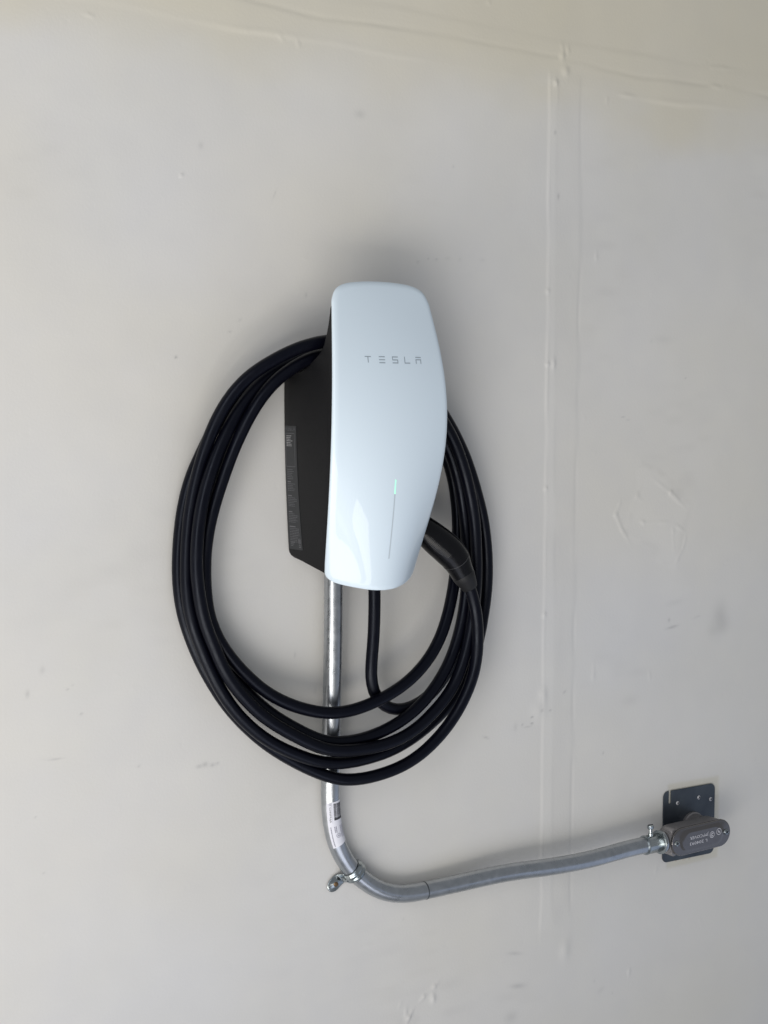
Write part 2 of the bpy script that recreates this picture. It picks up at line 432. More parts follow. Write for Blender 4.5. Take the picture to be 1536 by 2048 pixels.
# the unpainted rectangle of bare board round the junction box cover
px0, px1, pz0, pz1 = 0.5225, 0.618, -0.5985, -0.4815
inside = sstep(GX - px0, 0.003) * sstep(px1 - GX, 0.003) * sstep(zr - pz0 - 0.0015 * n1, 0.003) * sstep(pz1 - zr, 0.003)
paint[..., :3] *= 1 - inside[..., None] * (1 - np.array([0.93, 0.915, 0.845]))
crumbs = gz((zr + 0.5915 + 0.0012 * n1), 0.0022) * sstep(GX - 0.536, 0.004) * sstep(0.592 - GX, 0.004) * np.clip(vnoise(0.004, 0.004, 9), 0, 1.4)
paint[..., :3] *= 1 - np.clip(crumbs, 0, 1)[..., None] * np.array([0.42, 0.55, 0.72])
H += 0.0007 * crumbs
H -= 0.00035 * inside

nz_, nx_ = GX.shape
co = np.empty((nz_ * nx_, 3), np.float32)
co[:, 0], co[:, 1], co[:, 2] = GX.ravel(), -H.ravel(), GZ.ravel()
ii = np.arange((nz_ - 1) * nx_).reshape(nz_ - 1, nx_)[:, :-1].ravel()
quads = np.stack([ii, ii + 1, ii + nx_ + 1, ii + nx_], 1).astype(np.int32)
me = bpy.data.meshes.new('wall')
me.vertices.add(len(co)); me.vertices.foreach_set('co', co.ravel())
me.loops.add(quads.size); me.loops.foreach_set('vertex_index', quads.ravel())
me.polygons.add(len(quads)); me.polygons.foreach_set('loop_start', np.arange(0, quads.size, 4, dtype=np.int32))
me.update(calc_edges=True)
at_ = me.attributes.new('paint', 'FLOAT_COLOR', 'POINT')
at_.data.foreach_set('color', paint.reshape(-1))
me.shade_smooth()
me.materials.append(m_wall)
wall = bpy.data.objects.new('wall', me)
COL.objects.link(wall)
wall['kind'] = 'structure'
wall['label'] = 'pale painted drywall with taped joints and scuff marks'

# ------------------------------------------------------------------ wall charger
PP = [16.252582901872092, -1.4288371231892945, -1.7013337884612159, 0.11280989638984938, 0.11150242015391863]
AP = [6.617090434328367, -0.6688970366969557, -0.7280276940527295, 0.029790215469654758, 0.07501400495864612]
DZ = np.array([-0.175, -0.150, -0.130, -0.093, -0.057, -0.042, 0.0, 0.0906, 0.14, 0.18])
DV = np.array([0.0360, 0.0345, 0.0321, 0.0249, 0.0191, 0.0168, 0.0122, 0.0062, 0.0035, 0.0015])
dfit = np.polyfit(DZ, DV, 4)
def p_edge(z): return float(np.polyval(PP, z))
def a_half(z): return float(np.polyval(AP, z))
def dome(z): return float(np.polyval(dfit, z))
def face_p(u, z):
    return p_edge(z) + dome(z) * (1 - (u / a_half(z)) ** 2)
def face_pt(u, z, off=0.0):
    e = 1e-4
    du = (face_p(u + e, z) - face_p(u - e, z)) / (2 * e)
    dz = (face_p(u, z + e) - face_p(u, z - e)) / (2 * e)
    n = Vector((-du, -1.0, -dz)).normalized()            # towards the room
    n = Vector((-du * 1.0, -1.0, -dz)).normalized()
    return Vector((u, -face_p(u, z), z + Z0)) + n * off
WB = np.polyfit([.073, -.012, -.128], [.0766, .0759, .0712], 2)
def case_w(p, z):
    t = min(max(p / p_edge(z), 0), 1)
    top = 0.010 * max(0.0, (z - 0.146) / 0.016) ** 1.5           # the shell tucks in behind the face near its top
    return float(np.polyval(WB, z)) * (1 - t) + (a_half(z) - 0.0018) * t - top

charger = thing('wall_charger', 'white glass fronted car charger with black sides mounted on the wall', 'charger', (0, 0, Z0))

# black case: a stack of rounded-rectangle sections, saddle notch at the back of the top
PB_Z = [-0.1492, -0.1456, -0.1410, -0.1377, -0.1350, -0.1328, -0.1300, -0.1274, -0.122, 0.0690, 0.0730, 0.0742, 0.0752, 0.0766, 0.0783, 0.0808, 0.0838, 0.0880, 0.0934, 0.0993, 0.1063, 0.1161, 0.1281, 0.1417, 0.1560, 0.1640]
PB_P = [0.0655, 0.0520, 0.0350, 0.0227, 0.0100, 0.0043, 0.0016, 0.0006, 0.0005, 0.0005, 0.0030, 0.0120, 0.0220, 0.0320, 0.0413, 0.0462, 0.0505, 0.0594, 0.0691, 0.0764, 0.0808, 0.0836, 0.0850, 0.0850, 0.0830, 0.0820]
zs = sorted(set(PB_Z + list(np.linspace(-0.12, 0.066, 26)) + [0.0835 + k * 0.0035 for k in range(20)] + [-0.1474, -0.1435, -0.1394]))
rows = []
for z in zs:
    pb = float(np.interp(z, PB_Z, PB_P)); pf = p_edge(z) - 0.0030
    pf = max(pf, pb + 0.0012)
    rr = min(0.0030, 0.42 * (pf - pb))
    ring = []
    for (sx, sp) in ((-1, 0), (-1, 1), (1, 1), (1, 0)):
        pc = pb + rr if sp == 0 else pf - rr
        a0 = {(-1, 0): 270, (-1, 1): 180, (1, 1): 90, (1, 0): 0}[(sx, sp)]
        for k in range(5):
            an = R(a0 - 90 * k / 4)
            pp_ = pc + rr * (math.sin(an) if True else 0)
            wv = case_w(min(max(pp_, 0), pf), z)
            xx = sx * (wv - rr) + rr * math.cos(an)
            ring.append(Vector((xx, -pp_, z + Z0)))
        if (sx, sp) == (-1, 0) or (sx, sp) == (1, 1):
            p_a, p_b = (pb + rr, pf - rr) if sx < 0 else (pf - rr, pb + rr)
            for k in range(1, 8):
                pm = p_a + (p_b - p_a) * k / 8
                ring.append(Vector((sx * case_w(pm, z), -pm, z + Z0)))
    rows.append(ring)
g = Geo(); g.grid(rows, close_u=True); g.fan(rows[0]); g.fan(rows[-1])
case = g.make('case', m_case, charger, sharp=50)

# white glass face: outline, rounded rim, domed front
def outline(n_side=40, rc_t=0.0165, rc_b=0.0165):
    pts = []
    zt, zb = 0.1783, -0.1715
    def ztop(u): return zt - 0.0042 * (u / 0.06) ** 2
    def zbot(u): return zb + 0.0105 * (u / 0.058) ** 2
    top = [(0, .1783), (.0100, .17815), (.0190, .17775), (.0268, .1771), (.0370, .1760), (.0445, .1744), (.0505, .1722), (.0553, .1693), (.0588, .1655), (.0612, .1610), (a_half(.155), .1550), (a_half(.148), .1480)]
    bot = [(a_half(-.130), -.130), (a_half(-.137), -.137), (.0603, -.1438), (.0597, -.1482), (.0580, -.1523), (.0545, -.1563), (.0490, -.1595), (.0400, -.1623), (.0290, -.1648), (.0150, -.1672), (0, -.1681)]
    def curve(P_):
        return [(p.x, p.y) for p in catmull([Vector((x, z, 0)) for x, z in P_], 0.0016)]
    right = curve(top)
    zlo_, zhi_ = -0.130, 0.148
    for k in range(1, n_side):
        z = zhi_ + (zlo_ - zhi_) * k / n_side
        right.append((a_half(z), z))
    right += curve(bot)
    left = [(-u, z) for u, z in right[1:-1]][::-1]
    return right + left
OUT = outline()
n = len(OUT)
nrm = []
for i in range(n):
    a, b2 = Vector(OUT[i - 1]), Vector(OUT[(i + 1) % n])
    t = (b2 - a).normalized()
    nrm.append(Vector((-t.y, t.x)))
if (Vector((0, 0)) - Vector(OUT[30])).dot(nrm[30]) < 0:
    nrm = [-v for v in nrm]
rings = []
rim, rimw = 0.0026, 0.0062
RIM = [(0.0006, rim + 0.0028), (0.0, rim + 0.0012)] + [(rimw * f, rim * (1 - math.sqrt(1 - (1 - f) ** 2))) for f in (0.0, 0.04, 0.12, 0.25, 0.42, 0.62, 0.82, 1.0)]
for ins, drop in RIM:
    rings.append([Vector((OUT[i][0] + nrm[i].x * ins, 0, OUT[i][1] + nrm[i].y * ins)) + Vector((0, drop, 0)) for i in range(n)])
base_in = [(OUT[i][0] + nrm[i].x * rimw, OUT[i][1] + nrm[i].y * rimw) for i in range(n)]
zc = 0.0
for k in range(1, 26):
    s = 1 - k / 26
    rings.append([Vector((u * s, 0, (z - zc) * s + zc)) for u, z in base_in])
rows = [[Vector((v.x, -face_p(v.x, v.z) + v.y, v.z + Z0)) for v in rg] for rg in rings]
g = Geo(); g.grid(rows, close_u=True); g.fan(rows[-1], Vector((0, -face_p(0, zc), zc + Z0)))
g.fan(rows[0], Vector((0, -p_edge(0) + 0.006, Z0)))
face = g.make('face_plate', m_glass, charger, sharp=60)

def face_strip(g, u0, z0, u1, z1, w, off, seg=5):
    v = Vector((u1 - u0, z1 - z0)); nn = Vector((-v.y, v.x)).normalized() * w / 2
    rows_ = []
    for k in range(seg + 1):
        c = Vector((u0, z0)) + v * k / seg
        rows_.append([face_pt(c.x + nn.x, c.y + nn.y, off), face_pt(c.x - nn.x, c.y - nn.y, off)])
    g.grid(rows_)
# lettering strokes: T E S L A in bar style, cap height 6.6 mm
g = Geo(); hw = 0.00105; zt_, zb_ = 0.0937, 0.0871; zm_ = (zt_ + zb_) / 2
def stroke(*a): face_strip(g, *[x for x in a], hw, 0.00015)
for ch, cx_ in zip('TESLA', (-0.0312, -0.0137, 0.0033, 0.0193, 0.0348)):
    w_ = 0.0038
    if ch == 'T':
        stroke(cx_ - w_, zt_, cx_ + w_, zt_); stroke(cx_, zt_ - hw / 2, cx_, zb_)
    elif ch == 'E':
        for zz in (zt_, zm_, zb_): stroke(cx_ - w_, zz, cx_ + w_, zz)
    elif ch == 'S':
        for zz in (zt_, zm_, zb_): stroke(cx_ - w_, zz, cx_ + w_, zz)
        stroke(cx_ - w_ + hw / 2, zt_ - hw / 2, cx_ - w_ + hw / 2, zm_ + hw / 2); stroke(cx_ + w_ - hw / 2, zm_ - hw / 2, cx_ + w_ - hw / 2, zb_ + hw / 2)
    elif ch == 'L':
        stroke(cx_ - w_ + hw / 2, zt_ + hw / 2, cx_ - w_ + hw / 2, zb_ + hw / 2); stroke(cx_ - w_, zb_, cx_ + w_, zb_)
    else:
        stroke(cx_ - w_, zt_, cx_ + w_, zt_); stroke(cx_ - w_, zm_ + 0.0007, cx_ + w_, zm_ + 0.0007)
        for sx in (-1, 1): stroke(cx_ + sx * (w_ - hw / 2), zm_ + 0.0007 - hw / 2, cx_ + sx * (w_ - hw / 2), zb_ - hw / 2)
g.make('lettering', m_word, face, smooth=False)
g = Geo(); face_strip(g, 0, -0.0585, 0, -0.1315, 0.0015, 0.00015, 24)
g.make('light_slot', m_slot, face, smooth=False)
g = Geo(); face_strip(g, 0, -0.0420, 0, -0.0580, 0.0011, 0.00020, 10)
g.make('status_light', m_led, face, smooth=False)

# rating label on the left side, towards the wall
def side_pt(p, z, off=0.0):
    return Vector((-case_w(p, z) - off, -p, z + Z0))
def side_quad(g, p0, z0, p1, z1, off, seg=1):
    rows_ = [[side_pt(p0, z0 + (z1 - z0) * k / seg, off), side_pt(p1, z0 + (z1 - z0) * k / seg, off)] for k in range(seg + 1)]
    g.grid(rows_)
g = Geo(); side_quad(g, 0.0036, 0.0165, 0.0300, -0.1255, 0.0003, 24)
label = g.make('rating_label', m_label, charger, smooth=False)
label['label'] = 'dark grey rating label with fine print'
g = Geo()
def side_stroke(a, b_, w):
    v = Vector((b_[0] - a[0], b_[1] - a[1])); nn = Vector((-v.y, v.x)).normalized() * w / 2
    g.add([side_pt(a[0] + nn.x, a[1] + nn.y, 0.0005), side_pt(b_[0] + nn.x, b_[1] + nn.y, 0.0005), side_pt(b_[0] - nn.x, b_[1] - nn.y, 0.0005), side_pt(a[0] - nn.x, a[1] - nn.y, 0.0005)], [(0, 1, 2, 3)])
# small bar-style word at the label's head
for ch, c0 in zip('TESLA', (0.0075, 0.0120, 0.0165, 0.0210, 0.0255)):
    a_, zt2, zb2 = 0.0013, 0.0138, 0.0112; zm2 = (zt2 + zb2) / 2; ww = 0.00045
    if ch in 'TESA': side_stroke((c0 - a_, zt2), (c0 + a_, zt2), ww)
    if ch in 'ESA': side_stroke((c0 - a_, zm2), (c0 + a_, zm2), ww)
    if ch in 'ESL': side_stroke((c0 - a_, zb2), (c0 + a_, zb2), ww)
    if ch == 'T': side_stroke((c0, zt2), (c0, zb2), ww)
    if ch == 'L': side_stroke((c0 - a_, zt2), (c0 - a_, zb2), ww)
    if ch == 'S': side_stroke((c0 - a_, zt2), (c0 - a_, zm2), ww); side_stroke((c0 + a_, zm2), (c0 + a_, zb2), ww)
    if ch == 'A': side_stroke((c0 - a_, zm2), (c0 - a_, zb2), ww); side_stroke((c0 + a_, zm2), (c0 + a_, zb2), ww)
for a, b_ in (((0.0062, 0.0078), (0.0258, 0.0078)), ((0.0258, 0.0078), (0.0258, -0.0300)), ((0.0258, -0.0300), (0.0062, -0.0300)), ((0.0062, -0.0300), (0.0062, 0.0078))):
    side_stroke(a, b_, 0.0005)
g.make('label_print', m_print, label, smooth=False)
g = Geo()
def text_rows(z, count, step, lmax, w):
    for k in range(count):
        x = 0.0078; end = 0.0078 + lmax * random.uniform(0.55, 1.0)
        while x < end:
            l_ = random.uniform(0.0012, 0.0036)
            side_stroke((x, z - k * step), (min(x + l_, end), z - k * step), w)
            x += l_ + 0.0006
text_rows(0.0050, 7, 0.0019, 0.0160, 0.00075)
g.make('label_print', m_print_lt, label, smooth=False)
g = Geo()
text_rows(-0.0335, 6, 0.0021, 0.0165, 0.0006)
for z_, c_n in ((-0.0475, 7), (-0.0635, 8), (-0.0820, 8), (-0.0990, 11)):
    side_stroke((0.0078, z_ ), (0.0078 + random.uniform(0.007, 0.012), z_), 0.0012)
    text_rows(z_ - 0.0023, c_n - 2, 0.0019, 0.0195, 0.0006)
for k in range(14):                                  # certification mark, an oval of strokes
    t0, t1 = 2 * math.pi * k / 14, 2 * math.pi * (k + 1) / 14
    side_stroke((0.0255 + 0.0024 * math.cos(t0), -0.1155 + 0.0030 * math.sin(t0)), (0.0255 + 0.0024 * math.cos(t1), -0.1155 + 0.0030 * math.sin(t1)), 0.0006)
for k in range(3): side_stroke((0.0240, -0.1143 - 0.0012 * k), (0.0270, -0.1143 - 0.0012 * k), 0.0006)
for k in range(2): side_stroke((0.0238, -0.1205 - 0.0018 * k), (0.0275, -0.1205 - 0.0018 * k), 0.0007)
for k in range(3): side_stroke((0.0085, -0.1175 - 0.0018 * k), (0.0085 + 0.008 - 0.002 * k, -0.1175 - 0.0018 * k), 0.0006)
g.make('label_print', m_print, label, smooth=False)
# cable gland under the case
g = lathe((0.0190, -0.0450, Z0 - 0.128), (0.0, 0.0, -1), [(0, 0.0105), (0.008, 0.0105), (0.010, 0.0098), (0.018, 0.0088), (0.020, 0.0074)], 32)
g.make('cable_gland', m_relief, charger)

# ------------------------------------------------------------------ charging cable
CABLE = [[186,-450,-1514],[194,-446,-1694],[199,-442,-1874],[200,-437,-2054],[197,-432,-2234],[188,-425,-2414],[178,-416,-2593],[181,-405,-2773],[224,-392,-2947],[326,-378,-3094],[477,-362,-3188],[652,-341,-3221],[830,-323,-3199],[998,-309,-3136],[1149,-296,-3040],[1279,-285,-2916],[1388,-276,-2773],[1476,-269,-2616],[1543,-263,-2449],[1592,-258,-2276],[1628,-254,-2099],[1652,-253,-1921],[1666,-255,-1741],[1672,-259,-1561],[1667,-265,-1381],[1655,-271,-1201],[1638,-274,-1022],[1615,-272,-843],[1583,-269,-666],[1540,-264,-491],[1484,-261,-320],[1413,-260,-154],[1330,-259,5],[1235,-257,159],[1126,-255,302],[1001,-254,432],[864,-254,549],[717,-258,652],[559,-282,734],[398,-337,793],[232,-388,843],[62,-426,887],[-111,-462,923],[-285,-495,955],[-463,-520,971],[-640,-532,943],[-808,-533,878],[-965,-524,790],[-1109,-509,683],[-1236,-492,556],[-1344,-472,414],[-1435,-448,260],[-1513,-421,100],[-1583,-395,-64],[-1645,-371,-231],[-1703,-351,-401],[-1759,-336,-571],[-1811,-325,-744],[-1855,-318,-918],[-1886,-313,-1095],[-1904,-310,-1275],[-1908,-310,-1455],[-1902,-313,-1635],[-1884,-318,-1814],[-1842,-325,-1989],[-1773,-334,-2155],[-1681,-342,-2310],[-1573,-351,-2454],[-1453,-360,-2588],[-1325,-372,-2713],[-1185,-386,-2827],[-1034,-403,-2924],[-874,-420,-3003],[-706,-438,-3066],[-533,-457,-3112],[-355,-475,-3134],[-176,-491,-3128],[1,-506,-3097],[174,-517,-3049],[344,-520,-2988],[509,-516,-2916],[666,-508,-2828],[812,-496,-2723],[944,-481,-2602],[1060,-462,-2465],[1157,-441,-2315],[1238,-415,-2156],[1310,-382,-1994],[1375,-343,-1831],[1433,-299,-1666],[1482,-254,-1499],[1524,-211,-1329],[1556,-174,-1156],[1569,-150,-978],[1561,-137,-798],[1537,-130,-620],[1496,-126,-445],[1434,-124,-275],[1355,-123,-114],[1260,-123,39],[1152,-124,184],[1034,-123,320],[907,-121,447],[769,-118,563],[620,-115,665],[461,-110,749],[293,-105,814],[119,-98,860],[-56,-93,901],[-234,-90,932],[-413,-91,928],[-585,-97,877],[-747,-106,797],[-898,-117,701],[-1041,-127,590],[-1171,-136,466],[-1287,-143,329],[-1392,-148,182],[-1486,-151,29],[-1572,-152,-129],[-1650,-152,-292],[-1717,-151,-459],[-1771,-150,-631],[-1814,-149,-806],[-1846,-149,-983],[-1869,-150,-1162],[-1883,-154,-1342],[-1886,-160,-1522],[-1874,-167,-1701],[-1843,-175,-1879],[-1796,-183,-2052],[-1735,-194,-2222],[-1663,-207,-2386],[-1579,-225,-2544],[-1480,-248,-2693],[-1369,-272,-2833],[-1246,-297,-2962],[-1112,-322,-3080],[-968,-346,-3186],[-817,-369,-3281],[-663,-390,-3371],[-500,-409,-3447],[-326,-425,-3490],[-147,-438,-3500],[32,-448,-3487],[209,-456,-3453],[381,-464,-3401],[548,-468,-3333],[707,-468,-3249],[857,-459,-3150],[996,-444,-3036],[1123,-427,-2909],[1237,-410,-2771],[1334,-393,-2620],[1413,-377,-2460],[1477,-364,-2291],[1522,-358,-2117],[1552,-356,-1940],[1567,-357,-1760],[1569,-359,-1580],[1564,-361,-1400],[1552,-363,-1220],[1535,-366,-1041],[1511,-367,-862],[1478,-368,-685],[1432,-370,-511],[1372,-374,-341],[1299,-380,-176],[1211,-386,-19],[1110,-391,130],[997,-392,270],[875,-391,403],[746,-388,529],[611,-381,647],[477,-337,758],[340,-270,851],[172,-264,914],[-3,-277,956],[-180,-291,985],[-359,-312,995],[-534,-345,974],[-707,-367,927],[-875,-373,864],[-1038,-372,787],[-1190,-371,690],[-1326,-370,572],[-1447,-372,439],[-1556,-378,296],[-1653,-388,144],[-1741,-397,-13],[-1818,-405,-175],[-1885,-409,-343],[-1942,-409,-514],[-1987,-409,-688],[-2020,-409,-865],[-2042,-410,-1044],[-2054,-411,-1224],[-2054,-413,-1404],[-2039,-416,-1584],[-2013,-419,-1762],[-1973,-422,-1937],[-1915,-426,-2108],[-1847,-431,-2275],[-1777,-438,-2440],[-1693,-448,-2600],[-1591,-459,-2748],[-1477,-473,-2886],[-1351,-486,-3015],[-1213,-500,-3130],[-1066,-513,-3232],[-913,-527,-3326],[-757,-540,-3415],[-595,-552,-3493],[-423,-561,-3546],[-245,-564,-3572],[-65,-562,-3579],[115,-556,-3578],[295,-550,-3562],[471,-544,-3525],[641,-538,-3466],[801,-531,-3385],[950,-524,-3283],[1091,-517,-3171],[1219,-509,-3045],[1325,-502,-2900],[1407,-495,-2739],[1472,-489,-2571],[1522,-486,-2398],[1557,-488,-2222],[1583,-491,-2043],[1601,-492,-1864],[1611,-493,-1684],[1611,-495,-1504],[1604,-496,-1324],[1592,-498,-1144],[1571,-500,-965],[1537,-502,-788],[1491,-505,-614],[1436,-510,-443],[1371,-515,-275],[1295,-522,-112],[1204,-529,44],[1099,-538,190],[984,-547,328],[861,-557,460],[733,-566,586],[597,-576,704],[454,-586,812],[300,-597,906],[138,-608,983],[-31,-620,1044],[-205,-632,1089],[-383,-640,1116],[-563,-639,1113],[-739,-628,1078],[-910,-607,1024],[-1073,-580,952],[-1228,-548,867],[-1376,-513,770],[-1510,-477,655],[-1625,-442,521],[-1721,-408,373],[-1800,-377,214],[-1865,-349,48],[-1920,-324,-121],[-1969,-305,-294],[-2012,-291,-468],[-2046,-279,-645],[-2072,-269,-823],[-2090,-263,-1002],[-2103,-262,-1182],[-2111,-265,-1362],[-2112,-272,-1542],[-2101,-281,-1721],[-2073,-292,-1899],[-2028,-303,-2073],[-1969,-315,-2243],[-1905,-328,-2411],[-1834,-342,-2576],[-1754,-357,-2737],[-1662,-373,-2891],[-1555,-388,-3034],[-1433,-404,-3166],[-1300,-420,-3287],[-1156,-434,-3394],[-1002,-447,-3486],[-841,-456,-3567],[-676,-461,-3639],[-505,-459,-3696],[-329,-450,-3732],[-150,-437,-3746],[30,-421,-3745],[208,-404,-3732],[386,-388,-3708],[561,-372,-3668],[731,-357,-3611],[896,-343,-3539],[1054,-331,-3454],[1206,-320,-3358],[1347,-311,-3246],[1471,-303,-3116],[1579,-296,-2972],[1673,-290,-2818],[1748,-285,-2654],[1804,-282,-2483],[1848,-282,-2308],[1880,-284,-2131],[1902,-291,-1953],[1911,-300,-1773],[1906,-310,-1593],[1890,-321,-1414],[1863,-332,-1236],[1826,-343,-1060],[1777,-354,-887],[1717,-365,-718],[1651,-376,-550],[1581,-386,-385],[1504,-393,-222],[1416,-400,-65],[1319,-408,87],[1213,-416,232],[1100,-425,373],[978,-434,505],[844,-444,624],[698,-453,729],[545,-453,825],[387,-445,912],[224,-434,986],[54,-420,1045],[-120,-405,1088],[-298,-384,1107],[-469,-332,1092],[-632,-276,1043],[-799,-257,977],[-962,-249,900],[-1120,-243,814],[-1271,-236,717],[-1410,-227,602],[-1530,-217,469],[-1633,-206,321],[-1723,-193,166],[-1806,-180,6],[-1885,-166,-155],[-1959,-152,-318],[-2020,-139,-488],[-2063,-127,-662],[-2094,-118,-839],[-2116,-113,-1018],[-2131,-113,-1198],[-2140,-117,-1378],[-2138,-123,-1558],[-2122,-131,-1737],[-2090,-139,-1914],[-2042,-149,-2087],[-1981,-160,-2257],[-1913,-174,-2423],[-1835,-191,-2584],[-1748,-208,-2741],[-1654,-226,-2894],[-1548,-244,-3038],[-1431,-261,-3174],[-1305,-278,-3302],[-1171,-295,-3421],[-1029,-314,-3531],[-881,-335,-3631],[-728,-359,-3724],[-571,-383,-3809],[-409,-406,-3884],[-238,-427,-3937],[-60,-444,-3958],[119,-458,-3954],[297,-470,-3932],[473,-481,-3894],[644,-492,-3837],[804,-503,-3757],[953,-514,-3656],[1090,-525,-3539],[1213,-537,-3408],[1320,-549,-3264],[1410,-562,-3108],[1482,-576,-2944],[1530,-591,-2771],[1551,-606,-2593],[1552,-618,-2413],[1541,-624,-2234],[1513,-626,-2056],[1463,-627,-1883],[1395,-630,-1716]]
cable = thing('charging_cable', 'black charging cable coiled over the charger with its plug holstered', 'cable', (0.0190, -0.0450, Z0 - 0.15))
path = [Vector((x * 1e-4, y * 1e-4, z * 1e-4 + Z0)) for x, y, z in CABLE]
path.insert(0, Vector((0.0185, -0.0452, Z0 - 0.130)))
path.append(Vector((0.1360, -0.0630, Z0 - 0.1660)))
sw = Sweep(catmull(path, 0.006), 0.0072)
sw.geo(20).make('cord', m_cable, cable, sharp=None)

HP = [(600, -450, -920), (740, -480, -1005), (869, -525, -1097), (972, -565, -1187), (1113, -605, -1311), (1213, -625, -1419), (1287, -635, -1555), (1318, -636, -1608)]
hp = catmull([Vector((x * 1e-4, y * 1e-4, z * 1e-4 + Z0)) for x, y, z in HP], 0.0022)
HS = [0, 0.15, 0.32, 0.5, 0.68, 0.82, 0.93, 1.0]
HB = [0.0150, 0.0158, 0.0170, 0.0186, 0.0188, 0.0175, 0.0150, 0.0141]
HA = [0.0140, 0.0150, 0.0160, 0.0168, 0.0166, 0.0155, 0.0142, 0.0136]
def h_rad(t):
    return float(np.interp(t, HS, HA)), float(np.interp(t, HS, HB))
hs = Sweep(hp, h_rad)
handle = hs.geo(40).make('connector_handle', m_handle, cable, sharp=60)
# parting seam ring, thin raised rim along the upper edge, grip ribs
g = Geo()
sL = hs.s[-1]
rows_ = []
for k in range(48):
    th = 2 * math.pi * k / 48
    s0 = sL * (0.80 + 0.05 * math.cos(th - 0.5))
    rows_.append([hs.pt(s0 - 0.0005, th, -0.0002), hs.pt(s0 - 0.0003, th, 0.0003), hs.pt(s0 + 0.0003, th, 0.0003), hs.pt(s0 + 0.0005, th, -0.0002)])
g.grid(rows_, close_v=True)
g.make('seam', m_rib, handle)
g = Geo()
for sgn in (1,):
    rows_ = []
    for k in range(40):
        s0 = sL * (0.20 + 0.78 * k / 39)
        rows_.append([hs.pt(s0, -1.35 - 0.05, -0.0002), hs.pt(s0, -1.35 - 0.03, 0.0004), hs.pt(s0, -1.35 + 0.03, 0.0004), hs.pt(s0, -1.35 + 0.05, -0.0002)])
    g.grid(rows_)
g.make('edge_rim', m_rib, handle)
for k in range(22):
    g = Geo()
    t = k / 21
    s0 = sL * (0.30 + 0.36 * t); hw_ = 0.16 + 0.10 * math.sin(math.pi * t)
    cth = 0.52 + 0.10 * math.sin(math.pi * t)
    rows_ = []
    for q in range(5):
        th = cth - hw_ + 2 * hw_ * q / 4
        rows_.append([hs.pt(s0 - 0.00035, th, -0.0001), hs.pt(s0 - 0.0002, th, 0.0005), hs.pt(s0 + 0.0002, th, 0.0005), hs.pt(s0 + 0.0004, th, -0.0001)])
    g.grid(rows_)
    g.make('grip_rib', m_rib, handle)
RP = [(1287, -635, -1555), (1316, -636, -1606), (1335, -636, -1640), (1375, -634, -1700), (1415, -630, -1765), (1424, -630, -1781)]
rp = catmull([Vector((x * 1e-4, y * 1e-4, z * 1e-4 + Z0)) for x, y, z in RP], 0.002)
rs = Sweep(rp, lambda t: ((float(np.interp(t, [0, .2, .26, .9, 1], [.0128, .0136, .0146, .0102, .0092])),) * 2))
rs.geo(36).make('strain_relief', m_relief, cable, sharp=40)

# ------------------------------------------------------------------ conduit
PIPE = [[-234, -235, -1569], [-231, -230, -1862], [-230, -225, -2156], [-229, -210, -2629], [-231, -190, -3224], [-235, -175, -3762], [-235, -165, -4081], [-223, -155, -4391], [-185, -147, -4627], [-117, -140, -4826], [-16, -135, -5019], [107, -133, -5174], [310, -135, -5354], [463, -140, -5452], [629, -145, -5523], [820, -155, -5560], [1026, -165, -5562], [1321, -180, -5553], [1707, -210, -5533], [2077, -240, -5513], [2427, -265, -5509], [2877, -290, -5526], [3306, -310, -5531], [3653, -325, -5520], [3996, -340, -5493], [4298, -350, -5470], [4502, -355, -5470]]
pipe_t = thing('metal_conduit', 'bent galvanised conduit running from under the charger to the wall box', 'conduit', (-0.0231, -0.0165, Z0 - 0.4081))
pp = catmull([Vector((x * 1e-4, y * 1e-4, z * 1e-4 + Z0)) for x, y, z in PIPE], 0.004)
for _ in range(14):
    pp = [pp[0]] + [(pp[i - 1] + 2 * pp[i] + pp[i + 1]) / 4 for i in range(1, len(pp) - 1)] + [pp[-1]]
PR = 0.0110
ps = Sweep(pp, PR)
ps.geo(48).make('pipe', m_galv, pipe_t, sharp=None)
def pipe_s(x, z):
    v = [((p.x - x) ** 2 + (p.z - Z0 - z) ** 2) for p in ps.p]
    return ps.s[int(np.argmin(v))]
sj = pipe_s(0.112, -0.5565)
g = Geo(); g.grid([[ps.pt(sj + ds, 2 * math.pi * k / 48, o_) for k in range(48)] for ds, o_ in ((-0.0009, 0.0), (-0.0005, 0.00022), (0.0005, 0.00022), (0.0009, 0.0))], close_u=True)
g.make('joint_ring', m_line, pipe_t)
# paper sticker wrapped on the outside of the bend
s0, s1 = pipe_s(-0.0235, -0.4235), pipe_s(-0.014, -0.478)
g = Geo()
TH0, TH1 = R(56), R(-76)
def st_pt(a, t, off): return ps.pt(s0 + (s1 - s0) * a, TH0 + (TH1 - TH0) * t, off)
rows_ = []
for i in range(41):
    rows_.append([st_pt((i / 40) * (1.0 - 0.06 * t_) + 0.06 * (1 - t_) * (1 - i / 40), t_, 0.00015) for t_ in np.linspace(0, 1, 21)])
g.grid(rows_)
sticker = g.make('paper_sticker', m_paper, pipe_t)
sticker['label'] = 'white paper sticker with a barcode'
g = Geo()
def st_bar(a0, t0, a1, t1, off=0.0003, seg=4):
    rows_ = [[st_pt(a0, t0 + (t1 - t0) * k / seg, off), st_pt(a1, t0 + (t1 - t0) * k / seg, off)] for k in range(seg + 1)]
    g.grid(rows_)
a = 0.07
while a < 0.415:
    w_ = random.choice((0.003, 0.0045, 0.0065))
    st_bar(a, 0.33, a + w_, 0.455)
    st_bar(a + 0.001, 0.475, a + w_ + 0.001, 0.86)
    a += w_ + random.choice((0.003, 0.0045))
st_bar(0.37, 0.33, 0.42, 0.86)
g.make('barcode', m_ink, sticker, smooth=False)
g = Geo()
L_ = s1 - s0
